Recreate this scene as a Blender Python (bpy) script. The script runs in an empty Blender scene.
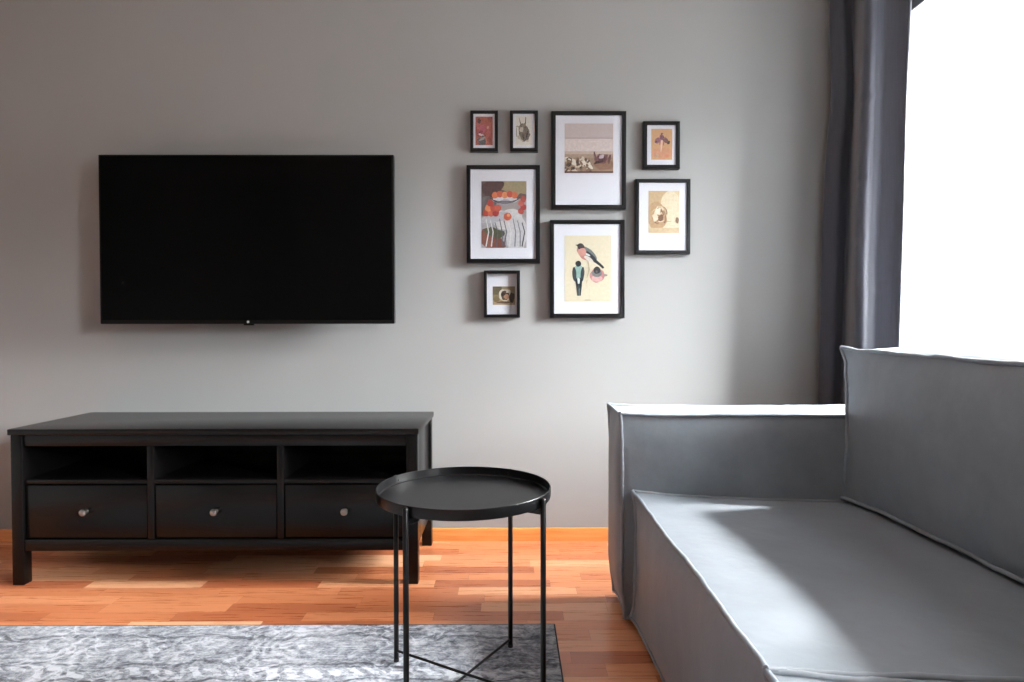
import bpy, bmesh, math, random
from mathutils import Vector, Matrix, noise

S = bpy.context.scene
COL = S.collection
PI = math.pi
random.seed(7)

# ------------------------------------------------------------------ node materials
def srgb(r, g, b):
    def f(c):
        c /= 255.0
        return c / 12.92 if c <= 0.04045 else ((c + 0.055) / 1.055) ** 2.4
    return (f(r), f(g), f(b), 1.0)

class NT:
    """small wrapper to write node graphs in one line per node"""
    def __init__(self, name):
        self.m = bpy.data.materials.new(name)
        self.m.use_nodes = True
        self.t = self.m.node_tree
        self.b = self.t.nodes['Principled BSDF']
        self.out = self.t.nodes['Material Output']
    def n(self, kind, ins=None, **props):
        nd = self.t.nodes.new(kind)
        for k, v in props.items():
            setattr(nd, k, v)
        for k, v in (ins or {}).items():
            self.put(nd.inputs[k], v)
        return nd
    def put(self, sock, v):
        if hasattr(v, 'is_output') or isinstance(v, bpy.types.NodeSocket):
            self.t.links.new(v, sock)
        else:
            sock.default_value = v
    def math(self, op, a, b=0.0, c=0.0):
        nd = self.t.nodes.new('ShaderNodeMath'); nd.operation = op
        for i, v in enumerate((a, b, c)):
            self.put(nd.inputs[i], v)
        return nd.outputs[0]
    def mix(self, f, a, b, mode='MIX'):
        nd = self.t.nodes.new('ShaderNodeMix'); nd.data_type = 'RGBA'; nd.blend_type = mode
        self.put(nd.inputs[0], f); self.put(nd.inputs[6], a); self.put(nd.inputs[7], b)
        return nd.outputs[2]
    def ramp(self, f, stops):
        nd = self.t.nodes.new('ShaderNodeValToRGB')
        e = nd.color_ramp.elements
        while len(e) < len(stops):
            e.new(0.5)
        for i, (p, c) in enumerate(stops):
            e[i].position = p; e[i].color = c
        self.put(nd.inputs[0], f)
        return nd.outputs[0]
    def coord(self, which='Object'):
        return self.t.nodes.new('ShaderNodeTexCoord').outputs[which]
    def noise(self, vec, scale, detail=4.0, rough=0.55, out=0):
        nd = self.n('ShaderNodeTexNoise', {'Vector': vec, 'Scale': scale, 'Detail': detail, 'Roughness': rough})
        return nd.outputs[out]
    def mapping(self, vec, scale=(1, 1, 1), loc=(0, 0, 0), rot=(0, 0, 0)):
        nd = self.n('ShaderNodeMapping', {'Vector': vec, 'Location': loc, 'Rotation': rot, 'Scale': scale})
        return nd.outputs[0]
    def bump(self, h, strength, dist=0.002):
        nd = self.n('ShaderNodeBump', {'Height': h, 'Strength': strength, 'Distance': dist})
        self.t.links.new(nd.outputs[0], self.b.inputs['Normal'])
    def set(self, **kw):
        for k, v in kw.items():
            self.put(self.b.inputs[k.replace('_', ' ')], v)
        return self

def simple(name, col, rough=0.5, metal=0.0, spec=0.5, var=0.06, scale=30.0, bump=0.0, bscale=200.0, **extra):
    t = NT(name)
    co = t.coord()
    f = t.noise(co, scale)
    lo = tuple(c * (1 - var) for c in col[:3]) + (1,)
    hi = tuple(min(1, c * (1 + var)) for c in col[:3]) + (1,)
    t.set(Base_Color=t.ramp(f, [(0.3, lo), (0.7, hi)]), Roughness=rough, Metallic=metal)
    t.b.inputs['Specular IOR Level'].default_value = spec
    for k, v in extra.items():
        t.b.inputs[k.replace('_', ' ')].default_value = v
    if bump:
        t.bump(t.noise(co, bscale, 3), bump, 0.001)
    return t.m

M = {}
M['wall'] = simple('grey_wall_paint', srgb(141, 142, 142), 0.75, spec=0.25, var=0.015, scale=3, bump=0.06, bscale=160)
M['white_wall'] = simple('matt_grey_wall_paint', srgb(126, 126, 126), 0.8, spec=0.2, var=0.015, scale=3)
M['ceiling'] = simple('white_ceiling_paint', srgb(235, 234, 230), 0.85, spec=0.2, var=0.01, scale=3)
M['reveal'] = simple('white_reveal_paint', srgb(236, 237, 240), 0.6, spec=0.3, var=0.012, scale=4)
M['frame_white'] = simple('white_window_frame', srgb(232, 233, 235), 0.35, var=0.01)
M['black_frame'] = simple('black_picture_frame', srgb(10, 10, 12), 0.33, spec=0.22, var=0.12, scale=60)
M['mat'] = simple('white_mat_board', srgb(190, 192, 201), 0.8, spec=0.2, var=0.01, scale=40)
M['steel_black'] = simple('black_powder_coated_steel', srgb(9, 9, 10), 0.30, spec=0.26, var=0.1, scale=80, bump=0.03, bscale=900)
M['tv_shell'] = simple('black_television_plastic', srgb(5, 5, 5), 0.4, spec=0.12, var=0.1)
M['tv_edge'] = simple('dark_grey_bezel_metal', srgb(60, 61, 63), 0.35, metal=0.7, var=0.05)
M['tv_screen'] = simple('black_glossy_screen', srgb(6, 6, 6), 0.09, spec=0.05, var=0.05)
M['logo'] = simple('light_grey_emblem', srgb(190, 190, 190), 0.4, var=0.02)
M['nickel'] = simple('brushed_nickel', srgb(160, 158, 156), 0.30, metal=1.0, var=0.05)
M['foot'] = simple('black_plastic_foot', srgb(16, 16, 16), 0.5)
M['rod'] = simple('dark_metal_rod', srgb(45, 45, 47), 0.35, metal=0.8, var=0.05)
M['binding'] = simple('dark_grey_rug_binding', srgb(58, 60, 66), 0.9, spec=0.1, var=0.15, scale=200, bump=0.3, bscale=900)

def black_wood():
    t = NT('black_brown_stained_wood')
    co = t.coord()
    g = t.noise(t.mapping(co, (1.5, 40, 40)), 6.0, 5)
    t.set(Base_Color=t.ramp(g, [(0.3, srgb(7, 6, 6)), (0.7, srgb(11, 10, 10))]), Roughness=0.24)
    t.b.inputs['Specular IOR Level'].default_value = 0.22
    return t.m
M['black_wood'] = black_wood()

def parquet():
    t = NT('cherry_strip_parquet')
    co = t.coord()
    sp = t.n('ShaderNodeSeparateXYZ', {0: co})
    W, L = 0.066, 0.42
    row = t.math('FLOOR', t.math('DIVIDE', sp.outputs[1], W))
    r1 = t.n('ShaderNodeTexWhiteNoise', {'W': row}, noise_dimensions='1D').outputs['Value']
    xs = t.math('ADD', t.math('DIVIDE', sp.outputs[0], L), t.math('MULTIPLY', r1, 7.0))
    col = t.math('FLOOR', xs)
    cell = t.n('ShaderNodeCombineXYZ', {0: row, 1: col, 2: 0.0}).outputs[0]
    wn = t.n('ShaderNodeTexWhiteNoise', {'Vector': cell}, noise_dimensions='3D')
    base = t.ramp(wn.outputs['Value'], [(0.0, srgb(176, 100, 65)), (0.3, srgb(202, 125, 84)), (0.65, srgb(214, 139, 96)), (1.0, srgb(238, 180, 138))])
    off = t.n('ShaderNodeVectorMath', {0: co, 1: t.n('ShaderNodeVectorMath', {0: wn.outputs['Color'], 1: (9, 9, 9)}, operation='MULTIPLY').outputs[0]}, operation='ADD').outputs[0]
    grain = t.noise(t.mapping(off, (2.2, 46, 1)), 2.6, 6, 0.6)
    base = t.mix(0.26, base, t.ramp(grain, [(0.3, (0.55, 0.50, 0.46, 1)), (0.62, (1.06, 1.05, 1.04, 1))]), 'MULTIPLY')
    fy = t.math('FRACT', t.math('DIVIDE', sp.outputs[1], W))
    fx = t.math('FRACT', xs)
    e1 = t.math('MINIMUM', fy, t.math('SUBTRACT', 1.0, fy))
    e2 = t.math('MULTIPLY', t.math('MINIMUM', fx, t.math('SUBTRACT', 1.0, fx)), L / W)
    e = t.math('MINIMUM', e1, e2)
    seam = t.math('LESS_THAN', e, 0.012)
    base = t.mix(t.math('MULTIPLY', seam, 0.35), base, srgb(90, 45, 28))
    t.set(Base_Color=base, Roughness=t.ramp(grain, [(0.2, (.24,) * 3 + (1,)), (0.8, (.34,) * 3 + (1,))]))
    t.b.inputs['Specular IOR Level'].default_value = 0.5
    t.bump(t.math('MULTIPLY', seam, -1.0), 0.15, 0.0008)
    return t.m
M['floor'] = parquet()

def skirting():
    t = NT('honey_wood_skirting')
    co = t.coord()
    g = t.noise(t.mapping(co, (2, 30, 30)), 3.0, 5)
    t.set(Base_Color=t.ramp(g, [(0.3, srgb(196, 122, 62)), (0.7, srgb(216, 146, 84))]), Roughness=0.4)
    return t.m
M['skirting'] = skirting()

def upholstery():
    t = NT('grey_blue_suede_upholstery')
    co = t.coord()
    big = t.noise(co, 3.0, 4, 0.6)
    mid = t.noise(co, 14.0, 5, 0.65)
    f = t.math('ADD', t.math('MULTIPLY', big, 0.55), t.math('MULTIPLY', mid, 0.55))
    t.set(Base_Color=t.ramp(f, [(0.34, srgb(117, 124, 131)), (0.72, srgb(132, 140, 148))]),
          Roughness=t.ramp(mid, [(0.25, (.46,) * 3 + (1,)), (0.75, (.60,) * 3 + (1,))]))
    t.b.inputs['Specular IOR Level'].default_value = 0.45
    t.b.inputs['Sheen Weight'].default_value = 0.15
    t.b.inputs['Sheen Roughness'].default_value = 0.4
    h = t.math('ADD', t.noise(co, 9.0, 3, 0.5), t.math('MULTIPLY', t.noise(co, 420.0, 2), 0.05))
    t.bump(h, 0.28, 0.012)
    return t.m
M['sofa'] = upholstery()
M['sofa_seam'] = simple('grey_blue_suede_seam', srgb(134, 141, 148), 0.5, var=0.06, scale=60, bump=0.2, bscale=500)

def curtain_mat():
    t = NT('slate_grey_satin_curtain')
    co = t.coord()
    f = t.noise(t.mapping(co, (300, 300, 8)), 1.0, 3)
    t.set(Base_Color=t.ramp(f, [(0.3, srgb(50, 52, 61)), (0.7, srgb(58, 60, 69))]), Roughness=0.5)
    t.b.inputs['Specular IOR Level'].default_value = 0.4
    t.b.inputs['Sheen Weight'].default_value = 0.25
    t.bump(t.noise(co, 7.0, 3), 0.12, 0.02)
    return t.m
M['curtain'] = curtain_mat()

def rug_mat():
    t = NT('distressed_grey_rug_pile')
    co = t.coord('Object')
    # ornament: warped voronoi cells and rosettes, worn away by coarse and fine noise
    warp = t.n('ShaderNodeVectorMath', {0: co, 1: t.n('ShaderNodeVectorMath', {0: t.noise(co, 9.0, 3, 0.5, 1), 1: (.10, .10, 0)}, operation='MULTIPLY').outputs[0]}, operation='ADD').outputs[0]
    v1 = t.n('ShaderNodeTexVoronoi', {'Vector': warp, 'Scale': 6.0, 'Randomness': 0.7}).outputs['Distance']
    rings = t.math('SINE', t.math('MULTIPLY', v1, 42.0))
    v2 = t.n('ShaderNodeTexVoronoi', {'Vector': warp, 'Scale': 24.0}, feature='DISTANCE_TO_EDGE').outputs['Distance']
    veins = t.math('LESS_THAN', v2, 0.05)
    worn = t.noise(co, 4.0, 4, 0.6)
    patch = t.ramp(t.noise(co, 5.5, 3, 0.6), [(0.42, (0, 0, 0, 1)), (0.58, (1, 1, 1, 1))])
    fine = t.noise(t.mapping(co, (95, 150, 1)), 1.0, 4, 0.75)
    blot = t.noise(t.mapping(warp, (30, 48, 1)), 1.0, 5, 0.65)
    streak = t.noise(t.mapping(co, (9, 110, 1)), 1.0, 3, 0.7)
    f = t.math('MULTIPLY', worn, 0.42)
    f = t.math('ADD', f, t.math('MULTIPLY', fine, 0.40))
    f = t.math('ADD', f, t.math('MULTIPLY', blot, 0.58))
    f = t.math('ADD', f, t.math('MULTIPLY', streak, 0.24))
    f = t.math('ADD', f, t.math('MULTIPLY', rings, t.math('MULTIPLY', patch, 0.055)))
    f = t.math('ADD', f, t.math('MULTIPLY', veins, t.math('MULTIPLY', patch, 0.08)))
    # border scroll bands parallel to the far edge (object origin is the rug's centre)
    sp = t.n('ShaderNodeSeparateXYZ', {0: warp})
    for pos, wd_, fr_, am in ((0.225, 0.017, 118.0, 0.10), (0.262, 0.005, 0.0, -0.10), (0.188, 0.005, 0.0, -0.07), (0.030, 0.008, 0.0, -0.08)):
        band = t.math('LESS_THAN', t.math('ABSOLUTE', t.math('SUBTRACT', sp.outputs[1], RUG_HY - pos)), wd_)
        if fr_:
            band = t.math('MULTIPLY', band, t.math('GREATER_THAN', t.math('SINE', t.math('ADD', t.math('MULTIPLY', sp.outputs[0], fr_), t.math('MULTIPLY', sp.outputs[1], 130.0))), -0.2))
        f = t.math('ADD', f, t.math('MULTIPLY', t.math('MULTIPLY', band, blot), am * 2))
    c = t.ramp(f, [(0.66, srgb(70, 74, 82)), (0.75, srgb(116, 120, 129)), (0.85, srgb(164, 168, 176)), (0.97, srgb(206, 209, 215))])
    t.set(Base_Color=c, Roughness=0.95)
    t.b.inputs['Specular IOR Level'].default_value = 0.1
    t.b.inputs['Sheen Weight'].default_value = 0.1
    t.bump(t.math('ADD', f, t.noise(co, 700.0, 2)), 0.5, 0.003)
    return t.m

def glass_mat(name, amount):
    t = NT(name)
    t.t.nodes.remove(t.b)
    tr = t.n('ShaderNodeBsdfTransparent', {'Color': (0.985, 0.99, 0.988, 1)})
    gl = t.n('ShaderNodeBsdfGlossy', {'Color': (1, 1, 1, 1), 'Roughness': 0.03})
    lw = t.n('ShaderNodeLayerWeight', {'Blend': 0.5})
    fr = t.math('ADD', 0.03, t.math('MULTIPLY', 0.9, t.math('POWER', lw.outputs['Facing'], 5.0)))
    mx = t.n('ShaderNodeMixShader', {0: t.math('MULTIPLY', fr, amount), 1: tr.outputs[0], 2: gl.outputs[0]})
    t.t.links.new(mx.outputs[0], t.out.inputs[0])
    return t.m
M['pane'] = glass_mat('clear_window_glass', 1.0)
M['picture_glass'] = glass_mat('clear_picture_glass', 0.35)

# ------------------------------------------------------------------ mesh helpers (world coordinates)
def box(bm, x0, x1, y0, y1, z0, z1, bev=0.0, seg=2):
    vs = [bm.verts.new((x, y, z)) for x in (x0, x1) for y in (y0, y1) for z in (z0, z1)]
    idx = ((0, 1, 3, 2), (4, 6, 7, 5), (0, 4, 5, 1), (2, 3, 7, 6), (0, 2, 6, 4), (1, 5, 7, 3))
    fs = [bm.faces.new([vs[i] for i in q]) for q in idx]
    if bev > 0:
        es = list({e for f in fs for e in f.edges})
        bmesh.ops.bevel(bm, geom=es, offset=bev, segments=seg, profile=0.5, affect='EDGES')

def tube(bm, pts, r, n=12, cap=True, closed=False):
    pts = [Vector(p) for p in pts]
    N = len(pts)
    rings = []
    up = None
    for i, p in enumerate(pts):
        a = pts[(i - 1) % N] if (closed or i > 0) else p
        b = pts[(i + 1) % N] if (closed or i < N - 1) else p
        d = (b - a).normalized()
        if up is None:
            up = Vector((0, 0, 1)) if abs(d.z) < 0.9 else Vector((1, 0, 0))
        s = d.cross(up).normalized(); up = s.cross(d).normalized()
        rr = r[i] if isinstance(r, (list, tuple)) else r
        rings.append([bm.verts.new(p + rr * (math.cos(2 * PI * k / n) * s + math.sin(2 * PI * k / n) * up)) for k in range(n)])
    M_ = N if closed else N - 1
    for i in range(M_):
        A, B = rings[i], rings[(i + 1) % N]
        for k in range(n):
            bm.faces.new((A[k], A[(k + 1) % n], B[(k + 1) % n], B[k]))
    if cap and not closed:
        bm.faces.new(rings[0][::-1]); bm.faces.new(rings[-1])

def lathe(bm, prof, c, axis='Z', n=48, close=False):
    """prof: (radius, height) pairs; axis Z or Y"""
    rings = []
    for r, h in prof:
        ring = []
        if r < 1e-6:
            p = Vector((0, 0, h))
            ring = [p]
        else:
            ring = [Vector((r * math.cos(2 * PI * k / n), r * math.sin(2 * PI * k / n), h)) for k in range(n)]
        if axis == 'Y':
            ring = [Vector((p.x, p.z, p.y)) for p in ring]
        rings.append([bm.verts.new(p + Vector(c)) for p in ring])
    pairs = list(zip(rings, rings[1:]))
    if close:
        pairs.append((rings[-1], rings[0]))
    for A, B in pairs:
        if len(A) == 1 and len(B) == 1:
            continue
        for k in range(n):
            k2 = (k + 1) % n
            if len(A) == 1:
                bm.faces.new((A[0], B[k2], B[k]))
            elif len(B) == 1:
                bm.faces.new((A[k], A[k2], B[0]))
            else:
                bm.faces.new((A[k], A[k2], B[k2], B[k]))

def wpos(o):
    p = Vector((0, 0, 0))
    while o is not None:
        p += o.location; o = o.parent
    return p

def link(name, bm, mats, parent=None, smooth=False, base=False, recalc=True):
    """link a world-coordinate bmesh as one object with its origin at its own middle"""
    if recalc:
        bmesh.ops.recalc_face_normals(bm, faces=bm.faces[:])
    lo = Vector([min(v.co[i] for v in bm.verts) for i in range(3)])
    hi = Vector([max(v.co[i] for v in bm.verts) for i in range(3)])
    c = (lo + hi) / 2
    if base:
        c.z = lo.z
    for v in bm.verts:
        v.co -= c
    me = bpy.data.meshes.new(name)
    bm.to_mesh(me); bm.free()
    for m in (mats if isinstance(mats, (list, tuple)) else [mats]):
        me.materials.append(m)
    if smooth:
        for p in me.polygons:
            p.use_smooth = True
        if smooth != 'all':
            me.set_sharp_from_angle(angle=math.radians(smooth if isinstance(smooth, (int, float)) and smooth > 1 else 40))
    o = bpy.data.objects.new(name, me)
    COL.objects.link(o)
    o.location = c - (wpos(parent) if parent else Vector((0, 0, 0)))
    o.parent = parent
    return o

def thing(name, label, cat, loc, group=None):
    o = bpy.data.objects.new(name, None); COL.objects.link(o)
    o.empty_display_size = 0.1
    o.location = loc; o['label'] = label; o['category'] = cat
    if group: o['group'] = group
    return o

def tag(o, label, cat, group=None):
    o['label'] = label; o['category'] = cat
    if group: o['group'] = group
    return o

def struct(name, bm, m, smooth=False):
    o = link(name, bm, m, None, smooth); o['kind'] = 'structure'; return o

def bx(name, x0, x1, y0, y1, z0, z1, m, parent=None, bev=0.0, seg=2):
    bm = bmesh.new(); box(bm, x0, x1, y0, y1, z0, z1, bev, seg)
    return link(name, bm, m, parent, 40 if bev else False)

# ------------------------------------------------------------------ the room
D = 2.8065                 # back wall
XR, XO = 1.565, 2.38        # right wall: room face and outer face
XL, YR, ZC = -3.0, -2.3, 2.75
WY0, WY1, WZ0, WZ1 = 1.48, 2.65, 0.72, 2.166      # window opening

def slab(name, *a, m=None):
    bm = bmesh.new(); box(bm, *a); return struct(name, bm, m)

slab('floor', XL - .1, XO, YR - .1, D + .1, -0.1, 0.0, m=M['floor'])
slab('ceiling', XL - .1, XO, YR - .1, D + .1, ZC, ZC + .1, m=M['ceiling'])
slab('wall_back', XL - .1, XO, D, D + .1, 0.0, ZC, m=M['wall'])
slab('wall_left', XL - .1, XL, YR, D, 0.0, ZC, m=M['white_wall'])
slab('wall_rear', XL - .1, XO, YR - .1, YR, 0.0, ZC, m=M['white_wall'])
W2Y0, W2Y1 = -0.75, 0.42       # unseen window added beside the camera to brighten the back wall's left side
bm = bmesh.new()
box(bm, XR, XO, WY1, D, 0, ZC)
box(bm, XR, XO, W2Y1, WY0, 0, ZC)
box(bm, XR, XO, YR, W2Y0, 0, ZC)
for a, b in ((WY0, WY1), (W2Y0, W2Y1)):
    box(bm, XR, XO, a, b, 0, WZ0)
    box(bm, XR, XO, a, b, WZ1, ZC)
struct('wall_right', bm, M['wall'])

def window(name, y0, y1):
    w = bpy.data.objects.new(name, None); COL.objects.link(w)
    w.location = (2.18, (y0 + y1) / 2, WZ0); w['kind'] = 'structure'
    bm = bmesh.new(); t = 0.006
    box(bm, XR - .001, XO, y1 - t, y1, WZ0, WZ1)
    box(bm, XR - .001, XO, y0, y0 + t, WZ0, WZ1)
    box(bm, XR - .001, XO, y0 + t, y1 - t, WZ1 - t, WZ1)
    link('reveal', bm, M['reveal'], w)
    bx('sill', XR - .03, 2.145, y0 + t, y1 - t, WZ0, WZ0 + .03, M['frame_white'], w, .004)
    fx0, fx1, f = 2.145, 2.20, 0.040
    a, b, c, d = y0 + t, y1 - t, WZ0 + .03, WZ1 - t
    bm = bmesh.new()
    box(bm, fx0, fx1, a, a + f, c, d); box(bm, fx0, fx1, b - f, b, c, d)
    box(bm, fx0, fx1, a + f, b - f, c, c + f); box(bm, fx0, fx1, a + f, b - f, d - f, d)
    link('window_frame', bm, M['frame_white'], w)
    for s0, s1 in ((a + f, b - f),):
        bm = bmesh.new(); g = 0.038
        e, h = c + f, d - f
        box(bm, fx0 - .012, fx1 - .015, s0, s0 + g, e, h); box(bm, fx0 - .012, fx1 - .015, s1 - g, s1, e, h)
        box(bm, fx0 - .012, fx1 - .015, s0 + g, s1 - g, e, e + g); box(bm, fx0 - .012, fx1 - .015, s0 + g, s1 - g, h - g, h)
        sa = link('sash', bm, M['frame_white'], w)
        bx('glass_pane', 2.155, 2.161, s0 + g, s1 - g, e + g, h - g, M['pane'], sa)
    return w
window('window_1', WY0, WY1)
window('added_fill_window', W2Y0, W2Y1)

bm = bmesh.new()
prof = [(0, 0), (-.010, 0), (-.010, .046), (-.008, .053), (-.003, .056), (0, .056)]
va = [[bm.verts.new((x, D + a, b)) for a, b in prof] for x in (XL, XR)]
for k in range(len(prof)):
    k2 = (k + 1) % len(prof)
    bm.faces.new((va[0][k], va[0][k2], va[1][k2], va[1][k]))
bm.faces.new(va[0]); bm.faces.new(va[1][::-1])
struct('baseboard_back', bm, M['skirting'], 30)

# ------------------------------------------------------------------ rug
RX0, RX1, RY0, RY1, RT = -2.05, 0.140, 0.35, 1.988, 0.011
RUG_HY = (RY1 - RY0) / 2
M['rug'] = rug_mat()
bm = bmesh.new(); box(bm, RX0, RX1, RY0, RY1, 0.0005, RT, 0.004, 3)
rug = link('area_rug', bm, M['rug'], None, 40)
tag(rug, 'distressed light grey rug with faded pattern lying on the wooden floor', 'rug')
bm = bmesh.new()
tube(bm, [(RX0, RY0, .006), (RX1, RY0, .006), (RX1, RY1, .006), (RX0, RY1, .006)], 0.0052, 8, closed=True)
link('edge_binding', bm, M['binding'], rug, 60)['label'] = 'darker grey edge binding'

# ------------------------------------------------------------------ low bench under the television
BX, BY1, BW, BD, BH = -1.8065, 2.785, 1.48, 0.47, 0.57
BY0 = BY1 - BD
bench = thing('tv_bench', 'long low black wooden bench with three drawers on the floor under the television', 'tv bench', (BX + BW / 2, BY0 + BD / 2, 0))
wd = M['black_wood']
bx('bench_top', BX, BX + BW, BY0, BY1, BH - .022, BH, wd, bench, .003)
LX0, LX1 = BX + .004, BX + BW - .005
LF, LB = BY0 + .010, BY1 - .008
lw = 0.042
for x0 in (LX0, LX1 - lw):
    for y0 in (LF, LB - lw):
        bx('leg', x0, x0 + lw, y0, y0 + lw, 0.0, BH - .022, wd, bench, .003)
for x0 in (LX0 + .010, LX1 - .010 - .018):
    bx('side_panel', x0, x0 + .018, LF + lw - .004, LB - lw + .004, .122, BH - .022, wd, bench, .001)
bx('back_panel', LX0 + .02, LX1 - .02, LB - .022, LB - .014, .13, BH - .022, wd, bench)
bx('top_rail', LX0 + lw, LX1 - lw, LF + .006, LF + .024, .506, BH - .022, wd, bench, .002)
bx('bottom_rail', LX0 + lw, LX1 - lw, LF + .004, LF + .026, .124, .166, wd, bench, .002)
bx('bottom_board', LX0 + .028, LX1 - .028, LF + .026, LB - .024, .150, .166, wd, bench)
IX0, IX1 = LX0 + lw, LX1 - lw
dv = 0.024
cw = (IX1 - IX0 - 2 * dv) / 3
for k in (1, 2):
    a = IX0 + k * cw + (k - 1) * dv
    bx('divider', a, a + dv, LF + .006, LB - .024, .166, .506, wd, bench, .002)
for k in range(3):
    a = IX0 + k * (cw + dv)
    bx('shelf', a, a + cw, LF + .008, LB - .026, .368, .384, wd, bench, .002)
    g = .0035
    dr = bx('drawer', a + g, a + cw - g, LF + .010, LF + .030, .166 + g, .366 - g, wd, bench, .003)
    bm = bmesh.new()
    box(bm, a + .014, a + .026, LF + .030, LB - .05, .18, .33)
    box(bm, a + cw - .026, a + cw - .014, LF + .030, LB - .05, .18, .33)
    box(bm, a + .026, a + cw - .026, LB - .062, LB - .05, .18, .33)
    box(bm, a + .026, a + cw - .026, LF + .030, LB - .062, .18, .188)
    link('drawer_box', bm, wd, dr)
    bm = bmesh.new()
    xc, zc = a + cw / 2, .268
    lathe(bm, [(0, .0), (.008, .0), (.0065, -.006), (.006, -.011), (.0105, -.015), (.0128, -.020), (.0118, -.025), (.007, -.0275), (0, -.028)], (xc, LF + .010, zc), 'Y', 24)
    link('knob', bm, M['nickel'], dr, 50)['label'] = 'brushed nickel knob'

# ------------------------------------------------------------------ television
TF = D - .140
TK = TF / 2.7265
TX0, TX1, TZ1 = -1.7255 * TK, -0.4860 * TK, .9376 + .7253 * TK
TZ0 = TZ1 - .7127 * TK
tv = thing('wall_mounted_tv', 'large black flat screen television mounted on the grey wall', 'television', ((TX0 + TX1) / 2, D, (TZ0 + TZ1) / 2))
bm = bmesh.new(); box(bm, TX0, TX1, TF, TF + .028, TZ0, TZ1, .003, 2)
link('bezel', bm, M['tv_shell'], tv, 40)
bx('screen', TX0 + .008, TX1 - .008, TF - .0012, TF + .002, TZ0 + .016, TZ1 - .008, M['tv_screen'], tv)
bx('back_housing', TX0 + .12, TX1 - .12, TF + .028, TF + .070, TZ0 + .03, TZ1 - .20, M['tv_shell'], tv, .010, 3)
bm = bmesh.new()
for s in (-.16, .16):
    xm = (TX0 + TX1) / 2 + s
    box(bm, xm - .02, xm + .02, TF + .070, D - .001, TZ0 + .10, TZ0 + .44)
box(bm, (TX0 + TX1) / 2 - .22, (TX0 + TX1) / 2 + .22, D - .012, D - .001, TZ0 + .18, TZ0 + .34)
link('wall_bracket', bm, M['foot'], tv)
bm = bmesh.new()
lathe(bm, [(0, 0), (.0052, 0), (.0052, -.0008), (0, -.0008)], ((TX0 + TX1) / 2 + .003, TF - .0005, TZ0 + .0085), 'Y', 20)
link('emblem', bm, M['logo'], tv)['label'] = 'tiny light grey emblem on the lower bezel'
bm = bmesh.new()
box(bm, (TX0 + TX1) / 2 - .018, (TX0 + TX1) / 2 + .022, TF + .004, TF + .018, TZ0 - .006, TZ0 + .001, .002, 2)
link('sensor_bar', bm, M['tv_shell'], tv, 40)
for x in (TX0 - .0012, TX1):
    bx('side_trim', x, x + .0012, TF + .002, TF + .026, TZ0 + .002, TZ1 - .002, M['tv_edge'], tv)

# ------------------------------------------------------------------ tray table
TCX, TCY, TA, TR = -0.1156, 1.6474, 2.598, 0.2225
TH, TB = 0.530, 0.503
table = thing('tray_table', 'small round black metal tray table standing on the grey rug', 'side table', (TCX, TCY, RT))
bm = bmesh.new()
lathe(bm, [(0, TB), (TR - .004, TB), (TR - .001, TB + .001), (TR, TB + .004), (TR, TH - .001), (TR - .0008, TH), (TR - .0022, TH), (TR - .003, TH - .001),
           (TR - .003, TB + .006), (TR - .006, TB + .0035), (0, TB + .003)], (TCX, TCY, 0), 'Z', 128)
link('tray', bm, M['steel_black'], table, 35)
lr = 0.0068
LRAD = TR + lr + .0008
legpos = []
for k in range(4):
    a = TA - k * PI / 2
    ca, sa = math.cos(a), math.sin(a)
    px, py = TCX + LRAD * ca, TCY + LRAD * sa
    legpos.append((px, py, ca, sa))
    bm = bmesh.new()
    tube(bm, [(px, py, RT + .004), (px, py, TH - .006), (px, py, TH - .003), (px, py, TH - .0015)], [lr, lr, lr * .8, lr * .4], 20)
    lg = link('leg', bm, M['steel_black'], table, 50)
    bm = bmesh.new()
    tube(bm, [(px, py, RT + .0002), (px, py, RT + .006), (px, py, RT + .009)], [lr + .0006, lr + .0006, lr + .0002], 20)
    link('foot_cap', bm, M['foot'], lg, 50)
    bm = bmesh.new()
    # small angled bracket holding the tray from below
    w = .009
    q = [(LRAD - lr * .5, TB - .013), (LRAD - .038, TB - .013), (LRAD - .038, TB - .0012), (LRAD - lr * .5, TB - .0012)]
    A = [bm.verts.new((TCX + r * ca - w * sa, TCY + r * sa + w * ca, z)) for r, z in q]
    B = [bm.verts.new((TCX + r * ca + w * sa, TCY + r * sa - w * ca, z)) for r, z in q]
    for i in range(4):
        j = (i + 1) % 4
        bm.faces.new((A[i], A[j], B[j], B[i]))
    bm.faces.new(A[::-1]); bm.faces.new(B)
    link('tray_bracket', bm, M['steel_black'], lg)
    bm = bmesh.new()
    tube(bm, [(TCX + (TR - .002) * ca, TCY + (TR - .002) * sa, TB + .014), (TCX + (TR - .005) * ca, TCY + (TR - .005) * sa, TB + .014)], [.004, .0025], 12)
    link('screw_head', bm, M['steel_black'], lg, 50)
for (i, j), z in (((0, 2), RT + .030), ((1, 3), RT + .0235)):
    a, b = legpos[i], legpos[j]
    bm = bmesh.new()
    tube(bm, [(a[0] - a[2] * .004, a[1] - a[3] * .004, z), (b[0] - b[2] * .004, b[1] - b[3] * .004, z)], 0.0036, 12)
    link('cross_bar', bm, M['steel_black'], table, 50)

# ------------------------------------------------------------------ sofa
sofa = thing('modular_sofa', 'grey blue suede box sofa with wide seat beside the window', 'sofa', (0.9, 0.95, 0))

def grid_vals(n):
    # parameter values in [-1, 1], finer near the seams
    return [math.copysign(abs(t) ** 0.62, t) if abs(t) > 1e-9 else 0.0 for t in [-1 + 2 * i / n for i in range(n + 1)]]

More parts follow.
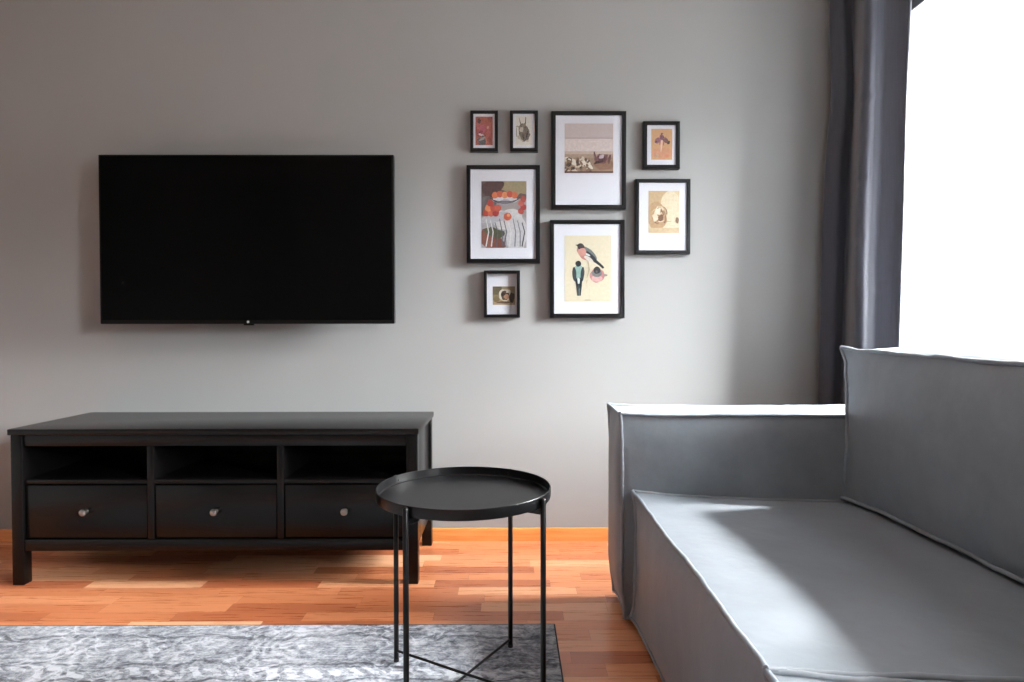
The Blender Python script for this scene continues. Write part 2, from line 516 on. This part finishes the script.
def make_F(x0, x1, y0, y1, z0, z1, bulge, sag, ear, seed, amp, taper=0.0, p=4.0, tilt=0.0):
    c = Vector(((x0 + x1) / 2, (y0 + y1) / 2, (z0 + z1) / 2))
    h = Vector(((x1 - x0) / 2, (y1 - y0) / 2, (z1 - z0) / 2))
    def F(q):
        u = list(q); o = [0, 0, 0]
        for k in range(3):
            a, b = u[(k + 1) % 3], u[(k + 2) % 3]
            s = u[k]
            bl = bulge[k] if not isinstance(bulge[k], tuple) else (bulge[k][0] if s < 0 else bulge[k][1])
            d = bl * s * (1 - abs(a) ** p) * (1 - abs(b) ** p)
            d -= sag * s * (abs(a) ** 6 * (1 - b * b) + abs(b) ** 6 * (1 - a * a)) * abs(s)
            d += ear * s * (abs(a) * abs(b) * abs(s)) ** 10 * (0.2 if k == 2 and (u[0] > 0) else 1.0)
            o[k] = c[k] + h[k] * s + d
        P = Vector(o)
        P.z -= tilt * max(0.0, u[2]) * (P.x - x0)          # a seat falls away towards the back
        if taper and u[2] < -0.55:
            t = ((-0.55 - u[2]) / 0.45) ** 1.6
            P.x -= taper * u[0] * t
            P.y -= taper * 0.5 * u[1] * t
        ed = sorted(abs(t) for t in u)[1]          # 1 on a seam, smaller towards the middle of a face
        pk = max(0.0, (ed - 0.80) / 0.20) ** 1.5 * amp * 0.5
        P += noise.noise_vector(P * 26.0 + Vector((0, seed, seed))) * pk
        nz = noise.noise_vector(P * 3.1 + Vector((seed, seed * 2, 0))) * amp + noise.noise_vector(P * 9.0 + Vector((seed, 0, seed))) * amp * 0.35
        return P + nz
    return F

def cushion(name, dims, parent, bulge, sag=0.004, ear=0.004, seed=1, amp=0.005, n=26, pipe=0.0055, taper=0.0, edges='all', p=4.0, tilt=0.0):
    F = make_F(*dims, bulge, sag, ear, seed, amp, taper, p, tilt)
    g = grid_vals(n)
    bm = bmesh.new(); V = {}
    def vert(q):
        k = tuple(round(t, 5) for t in q)
        if k not in V:
            V[k] = bm.verts.new(F(q))
        return V[k]
    for ax in range(3):
        for s in (-1.0, 1.0):
            for i in range(n):
                for j in range(n):
                    cs = []
                    for a, b in ((i, j), (i + 1, j), (i + 1, j + 1), (i, j + 1)):
                        q = [0, 0, 0]; q[ax] = s; q[(ax + 1) % 3] = g[a]; q[(ax + 2) % 3] = g[b]
                        cs.append(vert(q))
                    bm.faces.new(cs if s > 0 else cs[::-1])
    o = link(name, bm, M['sofa'], parent, 55, recalc=False)
    bm = bmesh.new()
    for ax in range(3):
        for s1 in (-1.0, 1.0):
            for s2 in (-1.0, 1.0):
                pts = []
                for t in [-1 + 2 * i / 40 for i in range(41)]:
                    q = [0, 0, 0]; q[ax] = t; q[(ax + 1) % 3] = s1; q[(ax + 2) % 3] = s2
                    if edges == 'noground' and q[2] == -1 and ax != 2:
                        pts = None; break
                    P = F(q)
                    d = Vector((0, 0, 0)); d[(ax + 1) % 3] = s1; d[(ax + 2) % 3] = s2
                    wob = noise.noise(P * 23.0) * 0.0016
                    pts.append(P + d * (0.0015 + wob))
                if pts:
                    tube(bm, pts, pipe, 8)
    link('piping', bm, M['sofa_seam'], o, 60)
    return o

SX0, SX1 = 0.392, 1.05
YA0, YA1 = 2.0, 2.22
YM = 0.955
cushion('armrest', (.350, 1.42, YA0, YA1, .025, .662), sofa, (.014, .008, .006), seed=3, amp=.003, taper=.018, n=30, p=5)
cushion('seat_cushion', (SX0, 1.40, YM + .006, YA0 - .006, .030, .414), sofa, (.012, .008, .007), sag=.006, seed=5, amp=.005, n=30, ear=.006, p=4, tilt=.030)
cushion('seat_cushion', (SX0, 1.40, -.064, YM - .006, .030, .414), sofa, (.012, .008, .007), sag=.006, seed=8, amp=.005, n=24, ear=.006, p=4, tilt=.030)
cushion('back_cushion', (1.047, 1.285, YM + .008, YA0 - .004, .409, .866), sofa, (.013, .006, .014), sag=.007, ear=.008, seed=11, amp=.006, n=30, p=4)
cushion('back_cushion', (1.047, 1.285, -.06, YM - .008, .409, .866), sofa, (.013, .006, .014), sag=.007, ear=.008, seed=14, amp=.006, n=24, p=4)
cushion('backrest_frame', (1.290, 1.43, -.06, YA0 - .006, .425, .660), sofa, (.004, .004, .004), seed=17, amp=.002, n=16)
cushion('armrest', (.350, 1.42, -.29, -.07, .025, .662), sofa, (.014, .008, .006), seed=21, amp=.003, taper=.018, n=20, p=5)
for x in (.48, 1.32):
    for y in (-.18, YM, 2.11):
        bx('foot', x - .03, x + .03, y - .03, y + .03, 0.0, .034, M['foot'], sofa, .004)

# ------------------------------------------------------------------ curtain and its rod
def catmull(P, m):
    out = []
    for i in range(len(P) - 1):
        p0, p1, p2, p3 = P[max(i - 1, 0)], P[i], P[i + 1], P[min(i + 2, len(P) - 1)]
        for k in range(m):
            t = k / m
            out.append(0.5 * ((2 * p1) + (-p0 + p2) * t + (2 * p0 - 5 * p1 + 4 * p2 - p3) * t * t + (-p0 + 3 * p1 - 3 * p2 + p3) * t ** 3))
    out.append(P[-1])
    return out
CZ0, CZ1 = 0.02, 2.33
cpath = [Vector((k * y, y, 0)) for k, y in ((.5226, 2.785), (.4977, 2.78), (.4868, 2.765), (.4852, 2.735), (.5054, 2.70), (.5194, 2.71), (.5257, 2.69), (.5303, 2.63), (.5334, 2.56),
                                            (.5380, 2.50), (.5480, 2.470), (.5585, 2.467), (.5690, 2.462), (.5790, 2.446), (.5925, 2.422), (.6019, 2.402), (.6081, 2.388), (.6105, 2.398), (.6081, 2.43))]
cu = catmull(cpath, 7)
bm = bmesh.new(); rows = []
NZ = 220
for j in range(NZ + 1):
    z = CZ0 + (CZ1 - CZ0) * j / NZ
    row = []
    for i, p in enumerate(cu):
        s = i / (len(cu) - 1)
        lean = 0.030 * (z - 0.9) / 1.4
        w = 0.005 * math.sin(2.1 * z + 5 * s) + 0.003 * math.sin(5.3 * z + 11 * s)
        n_ = noise.noise_vector(Vector((s * 4.0, z * 1.6, 3.0))) * 0.005
        pinch = 0.026 * math.exp(-((z - 1.93) / 0.22) ** 2) * max(0, 1 - abs(s - 0.2) / 0.2)
        cr = sum(d * math.exp(-((z - zc - .12 * (s - .7)) / .018) ** 2) * max(0, 1 - abs(s - sc) / .14) for zc, sc, d in ((1.83, .58, .006), (1.52, .52, .005), (1.08, .66, .004), (1.30, .5, .003)))
        row.append(bm.verts.new((min(p.x + cr + lean + n_.x + 0.5 * w * (0.3 + s * .2) + pinch, XR + .03), min(p.y + n_.y + w * .6, D - .012), z)))
    rows.append(row)
for A, B in zip(rows, rows[1:]):
    for k in range(len(A) - 1):
        bm.faces.new((A[k], A[k + 1], B[k + 1], B[k]))
curtain = link('window_curtain', bm, M['curtain'], None, 'all')
so = curtain.modifiers.new('thickness', 'SOLIDIFY'); so.thickness = 0.003; so.offset = 0
tag(curtain, 'dark slate grey curtain gathered in folds beside the bright window', 'curtain')

rod = thing('curtain_rod', 'dark metal curtain rod above the window', 'curtain rod', (1.45, 1.7, 2.36))
bm = bmesh.new(); tube(bm, [(1.45, 1.40, 2.36), (1.45, 2.78, 2.36)], .011, 16); link('pole', bm, M['rod'], rod, 50)
for y in (1.47, 2.72):
    bm = bmesh.new(); tube(bm, [(1.45, y, 2.36), (XR - .001, y, 2.36)], .007, 12); link('bracket', bm, M['rod'], rod, 50)
bm = bmesh.new(); lathe(bm, [(0, -.03), (.016, -.022), (.02, -.008), (.014, .004), (.011, .006), (0, .006)], (1.45, 1.40, 2.36), 'Y', 20); link('finial', bm, M['rod'], rod, 50)

# ------------------------------------------------------------------ pictures
PAL = {}
def muted(c):
    # printed ink: a little greyer and deeper than the plain colour
    r = srgb(*c)[:3]; l = .3 * r[0] + .59 * r[1] + .11 * r[2]
    return tuple(.66 * (l + .78 * (k - l)) for k in r) + (1,)
def pal(c, var=0.12):
    if c not in PAL:
        PAL[c] = simple('print_ink_%d' % (len(PAL) + 1), muted(c), 0.7, spec=0.2, var=var, scale=90)
    return PAL[c]

def blob(cx, cy, rx, ry, rot=0.0, wob=0.0, n=20, seed=0):
    out = []
    for k in range(n):
        a = 2 * PI * k / n
        r = 1 + wob * noise.noise(Vector((math.cos(a) * 1.7 + seed, math.sin(a) * 1.7, seed * .37)))
        x, y = rx * r * math.cos(a), ry * r * math.sin(a)
        out.append((cx + x * math.cos(rot) - y * math.sin(rot), cy + x * math.sin(rot) + y * math.cos(rot)))
    return out

def stroke(pts, w0, w1):
    L, R_ = [], []
    n = len(pts)
    for i, (x, y) in enumerate(pts):
        a = pts[max(i - 1, 0)]; b = pts[min(i + 1, n - 1)]
        dx, dy = b[0] - a[0], b[1] - a[1]
        l = math.hypot(dx, dy) or 1
        w = (w0 + (w1 - w0) * i / (n - 1)) / 2
        L.append((x - dy / l * w, y + dx / l * w)); R_.append((x + dy / l * w, y - dx / l * w))
    return L + R_[::-1]

def rect(x0, y0, x1, y1):
    return [(x0, y0), (x1, y0), (x1, y1), (x0, y1)]

def clip(poly):
    # keep the ink inside the sheet (Sutherland-Hodgman against 0..1)
    for ax, lim, sg in ((0, 0.0, 1), (0, 1.0, -1), (1, 0.0, 1), (1, 1.0, -1)):
        out = []
        for i in range(len(poly)):
            a, b = poly[i - 1], poly[i]
            ia, ib = (a[ax] - lim) * sg >= 0, (b[ax] - lim) * sg >= 0
            if ia != ib:
                t = (lim - a[ax]) / (b[ax] - a[ax])
                out.append((a[0] + t * (b[0] - a[0]), a[1] + t * (b[1] - a[1])))
            if ib:
                out.append(b)
        poly = out
        if len(poly) < 3:
            return []
    return poly

def picture(label, x0, x1, z0, z1, rail, depth, art_rect, bg, shapes, recess=0.0065, print_label=None):
    """frame with four mitred rails, a mat board, the print on it and a pane; x0..x1, z0..z1 are the outer edges"""
    yb = D - .0015; yf = D - depth
    t = thing('picture_frame', label, 'picture', ((x0 + x1) / 2, D, z0), 'framed pictures on the grey wall')
    bm = bmesh.new()
    o = [(x0, z0), (x1, z0), (x1, z1), (x0, z1)]
    def ins(d): return [(x0 + d, z0 + d), (x1 - d, z0 + d), (x1 - d, z1 - d), (x0 + d, z1 - d)]
    loops = [(o, yb), (ins(0), yf + .002), (ins(.0015), yf), (ins(rail - .002), yf), (ins(rail), yf + .0015), (ins(rail), yf + recess + .003), (ins(rail), yb)]
    rv = [[bm.verts.new((x, y, z)) for x, z in lp] for lp, y in loops]
    for A, B in zip(rv, rv[1:] + rv[:1]):
        for k in range(4):
            bm.faces.new((A[k], A[(k + 1) % 4], B[(k + 1) % 4], B[k]))
    link('frame', bm, M['black_frame'], t, 30)
    ym = yf + recess
    mt = bx('mat_board', x0 + rail - .001, x1 - rail + .001, ym, ym + .002, z0 + rail - .001, z1 - rail + .001, M['mat'], t)
    ax0, az0, ax1, az1 = art_rect
    w, h = ax1 - ax0, az1 - az0
    bm = bmesh.new(); mats = [pal(bg, .06)]
    def put(poly, mi, lay):
        vs = [bm.verts.new((ax0 + px * w, ym - .0004 - lay * .00004, az0 + pz * h)) for px, pz in poly]
        try:
            f = bm.faces.new(vs); f.material_index = mi
            f.normal_update()
            if f.normal.y > 0: f.normal_flip()
        except ValueError:
            pass
    box(bm, ax0, ax1, ym - .0004, ym, az0, az1)
    lay = 0
    for poly, c in shapes:
        m = pal(c)
        if m not in mats: mats.append(m)
        poly = clip(poly)
        lay += 1
        if len(poly) >= 3: put(poly, mats.index(m), lay)
    bmesh.ops.triangulate(bm, faces=[f for f in bm.faces if len(f.verts) > 4])
    pr = link('print', bm, mats, mt, recalc=False)
    if print_label: pr['label'] = print_label
    bx('glass_pane', x0 + rail + .0005, x1 - rail - .0005, yf + .0025, yf + .0045, z0 + rail + .0005, z1 - rail - .0005, M['picture_glass'], t)
    return t

rnd = random.Random(4)
# small red print, top left of the group
sh = []
for k in range(26):
    sh.append((blob(rnd.random(), rnd.random(), .10 + .1 * rnd.random(), .06 + .07 * rnd.random(), rnd.random() * 3, .6, 12, k), rnd.choice([(176, 84, 66), (196, 104, 70), (160, 70, 62), (186, 90, 84)])))
sh += [(blob(.22, .84, .10, .09, 0, .3, 14, 2), (96, 56, 52)), (blob(.40, .56, .22, .13, .2, .5, 18, 3), (190, 84, 104)), (blob(.30, .42, .13, .10, .5, .5, 16, 4), (150, 52, 70)),
       (blob(.33, .36, .15, .045, -.2, .4, 14, 5), (226, 206, 214)), (blob(.38, .14, .24, .17, .1, .5, 18, 6), (92, 92, 100)), (blob(.40, .22, .17, .05, .3, .5, 14, 7), (168, 166, 160)), (blob(.72, .62, .07, .06, 0, .4, 12, 8), (224, 150, 140))]
picture('smallest black frame with a red print, topmost left of the picture group', -.1652, -.0462, 1.6915, 1.8654, .0135, .030, (-.143, 1.7185, -.069, 1.840), (182, 92, 70), sh)
# small brown sketch on off white
sh = [(blob(.45, .22, .36, .10, -.15, .4, 20, 1), (196, 186, 170)), (blob(.62, .28, .30, .13, .2, .6, 20, 2), (112, 104, 100)), (blob(.42, .46, .26, .24, .3, .6, 22, 3), (132, 118, 98)), (blob(.66, .46, .16, .20, 0, .5, 18, 4), (116, 104, 92)),
      (blob(.36, .55, .12, .10, .2, .5, 16, 5), (206, 198, 180)), (stroke([(.36, .62), (.28, .78), (.20, .95)], .09, .02), (122, 112, 92)), (stroke([(.56, .6), (.60, .78), (.62, .97)], .07, .04), (74, 64, 62)), (stroke([(.24, .6), (.1, .66), (.02, .62)], .05, .03), (150, 144, 128)),
      (stroke([(.06, .3), (.05, .6)], .04, .03), (92, 84, 82)), (blob(.46, .3, .05, .12, .3, .3, 12, 6), (86, 74, 66)), (blob(.7, .36, .05, .14, -.3, .3, 12, 7), (72, 66, 68)), (blob(.5, .68, .1, .06, .8, .4, 12, 8), (150, 134, 110))]
picture('smallest black frame with a brown sketch on white, beside the small red print', .0055, .1255, 1.6915, 1.8655, .0135, .030, (.030, 1.718, .100, 1.842), (228, 224, 214), sh)
# large upper print: misty field
sh = [(rect(0, .70, 1, 1), (206, 188, 186)), (rect(0, .42, 1, .70), (222, 204, 202)), (rect(0, .695, 1, .715), (178, 160, 162)), (rect(0, .36, 1, .44), (204, 180, 164)), (rect(0, .30, 1, .38), (180, 150, 126)), (rect(0, 0, 1, .31), (164, 132, 106))]
for k in range(44):
    x = rnd.random() * .55; y = .03 + rnd.random() * .26
    sh.append((blob(x, y, .03 + .04 * rnd.random(), .02 + .025 * rnd.random(), rnd.random() * 3, .6, 10, k), rnd.choice([(106, 82, 64), (218, 202, 178), (134, 104, 80), (86, 68, 58), (232, 220, 200)])))
sh += [(rect(0, 0, 1, .035), (96, 72, 66)), (blob(.80, .17, .22, .10, 0, .4, 16, 3), (150, 110, 84)), (blob(.76, .29, .135, .105, .1, .35, 24, 5), (122, 78, 80)), (blob(.77, .29, .09, .07, 0, .4, 16, 6), (100, 58, 66)), (blob(.76, .33, .05, .04, .4, .4, 12, 7), (196, 178, 188)), (blob(.70, .22, .10, .03, .2, .4, 12, 8), (70, 48, 46)),
       (blob(.62, .36, .02, .08, .2, .2, 10, 9), (120, 80, 84)), (blob(.92, .28, .03, .10, -.2, .2, 10, 10), (112, 76, 74))]
picture('large black frame with a pink and brown misty field print, above the bird print', .1835, .5043, 1.4433, 1.8622, .018, .033, (.240, 1.598, .449, 1.810), (206, 188, 186), sh)
# small tan print with mauve flower
sh = [(blob(.5, .2, .5, .18, 0, .3, 18, 1), (216, 146, 104)), (blob(.5, .70, .12, .10, 0, .5, 16, 2), (126, 72, 92)), (blob(.30, .62, .14, .08, .4, .5, 16, 3), (148, 92, 108)), (blob(.70, .63, .14, .08, -.4, .5, 16, 4), (132, 84, 88)), (blob(.82, .56, .08, .06, .2, .4, 12, 5), (92, 74, 66)),
      (blob(.50, .84, .06, .03, .2, .5, 12, 6), (118, 66, 88)), (blob(.22, .58, .06, .04, 0, .4, 12, 7), (116, 70, 96)), (stroke([(.5, .64), (.48, .45), (.46, .26)], .10, .04), (232, 190, 176)), (stroke([(.42, .60), (.40, .48)], .05, .03), (168, 80, 76)), (stroke([(.6, .6), (.58, .46)], .05, .03), (150, 88, 84)),
      (blob(.26, .12, .09, .06, 0, .3, 12, 8), (198, 160, 130)), (blob(.74, .12, .09, .06, 0, .3, 12, 9), (228, 128, 90))]
picture('small black frame with an orange flower print, topmost right of the picture group', .5786, .7363, 1.6168, 1.8198, .0165, .030, (.614, 1.656, .704, 1.788), (214, 158, 102), sh)
# sepia print
sh = [(blob(.30, .80, .55, .30, .2, .4, 24, 1), (206, 172, 124)), (blob(.75, .45, .42, .50, 0, .3, 24, 2), (230, 212, 174)), (blob(.25, .40, .34, .30, .1, .4, 24, 3), (196, 156, 110)), (rect(0, 0, 1, .12), (216, 188, 142))]
for k in range(34):
    a = rnd.random() * 2 * PI
    cx, cy, r = .26 + .16 * rnd.random(), .30 + .26 * rnd.random(), .04 + .15 * rnd.random()
    sh.append((stroke([(cx + r * math.cos(a + q * .4), cy + r * .8 * math.sin(a + q * .4)) for q in range(5)], .035, .012), rnd.choice([(138, 96, 64), (172, 130, 88), (116, 80, 56), (238, 222, 190), (156, 110, 74), (222, 196, 152)])))
sh += [(blob(.30, .52, .10, .08, .3, .5, 16, 5), (240, 228, 202)), (blob(.22, .38, .09, .10, .2, .5, 16, 6), (236, 218, 186)), (blob(.40, .36, .08, .08, .2, .5, 16, 8), (126, 88, 60)), (blob(.93, .30, .05, .08, .1, .4, 12, 7), (140, 106, 74)), (stroke([(.5, .28), (.74, .27)], .018, .01), (176, 138, 98))]
picture('medium black frame with a pale sepia print, below the small orange flower print', .5449, .7822, 1.25, 1.5727, .016, .032, (.602, 1.341, .735, 1.522), (226, 200, 152), sh)
# large left print: fruit on a cloth (a plain arrangement of its own)
sh = [(rect(0, .74, 1, 1), (112, 96, 92)), (blob(.70, .92, .40, .14, -.1, .5, 20, 1), (160, 146, 108)), (blob(.25, .88, .28, .12, .2, .5, 20, 2), (98, 72, 72)), (blob(.12, .62, .22, .14, 0, .4, 18, 3), (126, 118, 122)), (rect(0, .0, 1, .46), (172, 172, 180)), (blob(.22, .12, .30, .14, -.3, .4, 18, 4), (140, 78, 62)), (blob(.30, .23, .22, .08, -.2, .4, 18, 5), (92, 96, 66)),
      (blob(.62, .42, .40, .16, -.15, .4, 22, 6), (214, 212, 216)), (blob(.78, .18, .20, .30, .1, .3, 22, 7), (206, 206, 212)), (blob(.30, .46, .34, .08, .1, .4, 18, 8), (190, 190, 200))]
for k in range(9):
    x = .1 + .1 * k
    sh.append((stroke([(x, .44 - .03 * (k % 3)), (x + .06, .24), (x + .02 * (k % 4), .02)], .018, .026), rnd.choice([(104, 104, 116), (226, 224, 228), (132, 132, 146), (66, 62, 70)])))
sh += [(blob(.52, .72, .30, .05, 0, .1, 22, 9), (208, 206, 214)), (blob(.52, .68, .14, .05, 0, .2, 18, 10), (164, 162, 176))]
for k in range(5):
    sh.append((blob(.30 + .11 * k, .79 + .015 * (k % 2), .068, .05, 0, .15, 16, k), [(222, 112, 52), (206, 84, 46), (228, 136, 66), (196, 74, 50), (218, 106, 52)][k]))
for k in range(7):
    x, y = .10 + .11 * (k % 3) + .05 * (k // 3), .52 + .075 * (k // 3)
    sh.append((blob(x, y, .072, .052, 0, .15, 16, 20 + k), [(190, 62, 44), (214, 92, 54), (176, 50, 44), (226, 128, 66), (198, 70, 46), (206, 84, 58), (184, 60, 50)][k]))
for k in range(4):
    sh.append((blob(.88 + .05 * (k % 2), .55 + .06 * k, .065, .048, 0, .15, 16, 40 + k), [(192, 72, 62), (178, 58, 54), (206, 96, 80), (184, 78, 70)][k]))
sh += [(blob(.58, .47, .085, .062, 0, .15, 18, 50), (206, 88, 52)), (blob(.60, .49, .035, .025, 0, .2, 12, 51), (232, 150, 86))]
for y, r in ((.76, .33), (.74, .28)):
    sh.append((stroke([(.52 + r * math.cos(PI + q * PI / 9), y + .07 * math.sin(PI + q * PI / 9)) for q in range(10)], .012, .012), (84, 80, 94)))
picture('medium black frame with a colourful print of orange fruit on white cloth', -.1816, .134, 1.2116, 1.6316, .018, .033, (-.118, 1.277, .076, 1.563), (166, 160, 160), sh)
# smallest lower-left print: brown still life, landscape format
sh = [(rect(0, .55, .4, 1), (104, 92, 64)), (rect(.4, .6, 1, 1), (150, 134, 96)), (rect(0, 0, 1, .35), (176, 150, 104)), (blob(.55, .50, .28, .34, 0, .3, 22, 1), (212, 204, 184)), (blob(.55, .50, .20, .25, 0, .3, 20, 2), (96, 74, 56)), (blob(.62, .44, .14, .12, .2, .4, 16, 3), (190, 136, 98)), (blob(.46, .58, .10, .10, 0, .3, 14, 4), (60, 48, 42)),
      (blob(.86, .40, .12, .30, 0, .3, 16, 5), (78, 62, 48)), (blob(.16, .30, .16, .14, .3, .4, 16, 6), (132, 110, 66)), (blob(.5, .14, .3, .06, 0, .3, 16, 7), (112, 84, 60)), (blob(.70, .74, .1, .08, .3, .4, 12, 8), (230, 224, 208))]
picture('small black frame with a brown still life print, lowest left of the picture group', -.1073, .0477, .977, 1.1795, .0135, .034, (-.070, 1.032, .026, 1.112), (140, 120, 80), sh, .020)
# large lower print: three finches on cream paper
def tw(pts, c, s, a, f=1):
    return [(c[0] + s * (x * f * math.cos(a) - y * math.sin(a)), c[1] + s * .70 * (x * f * math.sin(a) + y * math.cos(a))) for x, y in pts]
sh = []
c, a, s = (.46, .72), -.66, .30     # upper bird, facing left, tail to the lower right
for poly, colr in ((blob(-.05, 0, .72, .42, 0, .1, 22, 1), (196, 124, 116)), (blob(.18, .14, .70, .30, -.08, .1, 22, 2), (110, 122, 122)), (blob(.40, .06, .62, .17, -.1, .1, 20, 3), (54, 62, 70)), (stroke([(.8, .02), (1.2, .02), (1.62, -.02)], .22, .16), (48, 54, 62)),
                   (blob(.38, -.16, .40, .14, .05, .1, 18, 4), (214, 206, 194)), (blob(-.62, .20, .26, .24, 0, .1, 18, 5), (72, 66, 66)), (stroke([(-.80, .16), (-1.0, .06)], .16, .02), (60, 56, 58)), (blob(.12, .04, .22, .07, .2, .1, 14, 6), (208, 216, 214)), (blob(-.3, -.05, .28, .3, 0, .1, 16, 7), (212, 142, 128))):
    sh.append((tw(poly, c, s, a), colr))
c = (.30, .42)                      # left bird seen from behind
for poly, colr in ((blob(.30, .44, .125, .115, 0, .12, 22, 8), (140, 184, 176)), (blob(.21, .42, .045, .11, .1, .1, 16, 9), (58, 70, 76)), (blob(.385, .42, .04, .11, -.1, .1, 16, 10), (58, 70, 76)), (blob(.295, .575, .062, .045, 0, .1, 16, 11), (54, 58, 60)),
                   (stroke([(.30, .36), (.31, .24), (.31, .09)], .17, .075), (56, 72, 78)), (blob(.30, .315, .04, .045, 0, .1, 14, 12), (212, 226, 226)), (stroke([(.25, .34), (.285, .22)], .05, .02), (34, 42, 50)), (stroke([(.355, .34), (.33, .22)], .05, .02), (34, 42, 50)), (stroke([(.315, .2), (.315, .09)], .012, .012), (150, 160, 160))):
    sh.append((poly, colr))
for poly, colr in ((blob(.70, .395, .155, .105, 0, .12, 22, 13), (206, 128, 132)), (blob(.70, .35, .12, .05, 0, .12, 20, 14), (224, 168, 164)), (blob(.70, .43, .11, .06, 0, .12, 20, 15), (124, 128, 130)), (blob(.695, .475, .075, .055, 0, .12, 18, 16), (60, 62, 66)), (stroke([(.84, .40), (.92, .40)], .05, .02), (160, 140, 134)),
                   (blob(.69, .455, .025, .02, 0, .1, 10, 17), (100, 96, 98)), (stroke([(.50, .62), (.53, .48), (.48, .36)], .02, .012), (190, 172, 138)), (stroke([(.49, .34), (.47, .28)], .012, .02), (206, 186, 148)), (stroke([(.44, .025), (.56, .025)], .012, .012), (170, 160, 136))):
    sh.append((poly, colr))
picture('large black frame with three finches on cream paper, lowest of the large frames', .1771, .4989, .9753, 1.3971, .018, .033, (.240, 1.045, .441, 1.330), (226, 214, 182), sh)

# ------------------------------------------------------------------ daylight
w = bpy.data.worlds.new('overcast_sky'); S.world = w; w.use_nodes = True
nt = w.node_tree; nt.nodes.clear()
tc = nt.nodes.new('ShaderNodeTexCoord'); sx = nt.nodes.new('ShaderNodeSeparateXYZ')
rp = nt.nodes.new('ShaderNodeValToRGB'); bg = nt.nodes.new('ShaderNodeBackground'); wo = nt.nodes.new('ShaderNodeOutputWorld')
mr = nt.nodes.new('ShaderNodeMapRange')
mr.inputs[1].default_value = -1; mr.inputs[2].default_value = 1
nt.links.new(tc.outputs['Generated'], sx.inputs[0]); nt.links.new(sx.outputs[2], mr.inputs[0]); nt.links.new(mr.outputs[0], rp.inputs[0])
e = rp.color_ramp.elements
# position = (sin(elevation) + 1) / 2 : houses up to a few degrees, bright haze above them, duller cloud overhead
e[0].position = 0.0; e[0].color = (0.12, 0.118, 0.115, 1)
e[1].position = 1.0; e[1].color = (1.05, 1.08, 1.12, 1)
for p_, c_ in ((0.49, (0.12, 0.118, 0.115, 1)), (0.545, (0.13, 0.133, 0.137, 1)), (0.585, (1.05, 1.07, 1.09, 1)), (0.66, (1.12, 1.14, 1.16, 1)), (0.75, (1.15, 1.17, 1.19, 1))):
    k = e.new(p_); k.color = c_
nt.links.new(rp.outputs[0], bg.inputs[0]); bg.inputs[1].default_value = 158.0
nt.links.new(bg.outputs[0], wo.inputs[0])
for nm, y0, y1 in (('window_portal', WY0, WY1), ('window_portal', W2Y0, W2Y1)):
    la = bpy.data.lights.new(nm, 'AREA'); la.shape = 'RECTANGLE'
    la.size = (y1 - y0); la.size_y = WZ1 - WZ0
    la.cycles.is_portal = True
    lo = bpy.data.objects.new(nm, la); COL.objects.link(lo)
    lo.location = (XO + .02, (y0 + y1) / 2, (WZ0 + WZ1) / 2)
    lo.matrix_world = Matrix.Translation(lo.location) @ Matrix(((0, 0, 1, 0), (1, 0, 0, 0), (0, 1, 0, 0), (0, 0, 0, 1)))

sl = bpy.data.lights.new('hazy_sun', 'SUN'); sl.energy = 17.0; sl.angle = math.radians(5.5); sl.color = (1.0, 0.985, 0.96)
so_ = bpy.data.objects.new('hazy_sun', sl); COL.objects.link(so_)
so_.location = (5.5, 4.2, 5.0)
so_.rotation_euler = Vector((-.476, -.205, -.435)).to_track_quat('-Z', 'Y').to_euler()

# ------------------------------------------------------------------ camera
f_px, H, yaw, pitch, roll, sh_ = 643.3089, .9376, -.0047, -.0189, -.001, -2.2029
Rz = Matrix(((math.cos(yaw), math.sin(yaw), 0), (-math.sin(yaw), math.cos(yaw), 0), (0, 0, 1)))
Rx = Matrix(((1, 0, 0), (0, math.cos(pitch), math.sin(pitch)), (0, -math.sin(pitch), math.cos(pitch))))
Ry = Matrix(((math.cos(roll), 0, math.sin(roll)), (0, 1, 0), (-math.sin(roll), 0, math.cos(roll))))
A = Ry @ Rx @ Rz
cam = bpy.data.cameras.new('camera'); co = bpy.data.objects.new('camera', cam); COL.objects.link(co)
right, fwd, up = A[0], A[1], A[2]
co.matrix_world = Matrix(((right[0], up[0], -fwd[0], 0), (right[1], up[1], -fwd[1], 0), (right[2], up[2], -fwd[2], H), (0, 0, 0, 1)))
cam.sensor_width = 36.0; cam.lens = f_px / 1024 * 36.0
cam.shift_y = sh_ / 1024
cam.clip_start = 0.02
S.camera = co

S.view_settings.view_transform = 'Standard'; S.view_settings.look = 'None'
S.view_settings.exposure = 0.1; S.view_settings.gamma = 1.0
S.view_settings.use_curve_mapping = False
S.cycles.max_bounces = 12; S.cycles.diffuse_bounces = 8; S.cycles.glossy_bounces = 4; S.cycles.transparent_max_bounces = 12
S.cycles.caustics_reflective = False; S.cycles.caustics_refractive = False
S.cycles.use_denoising = True
S.cycles.sample_clamp_indirect = 6.0
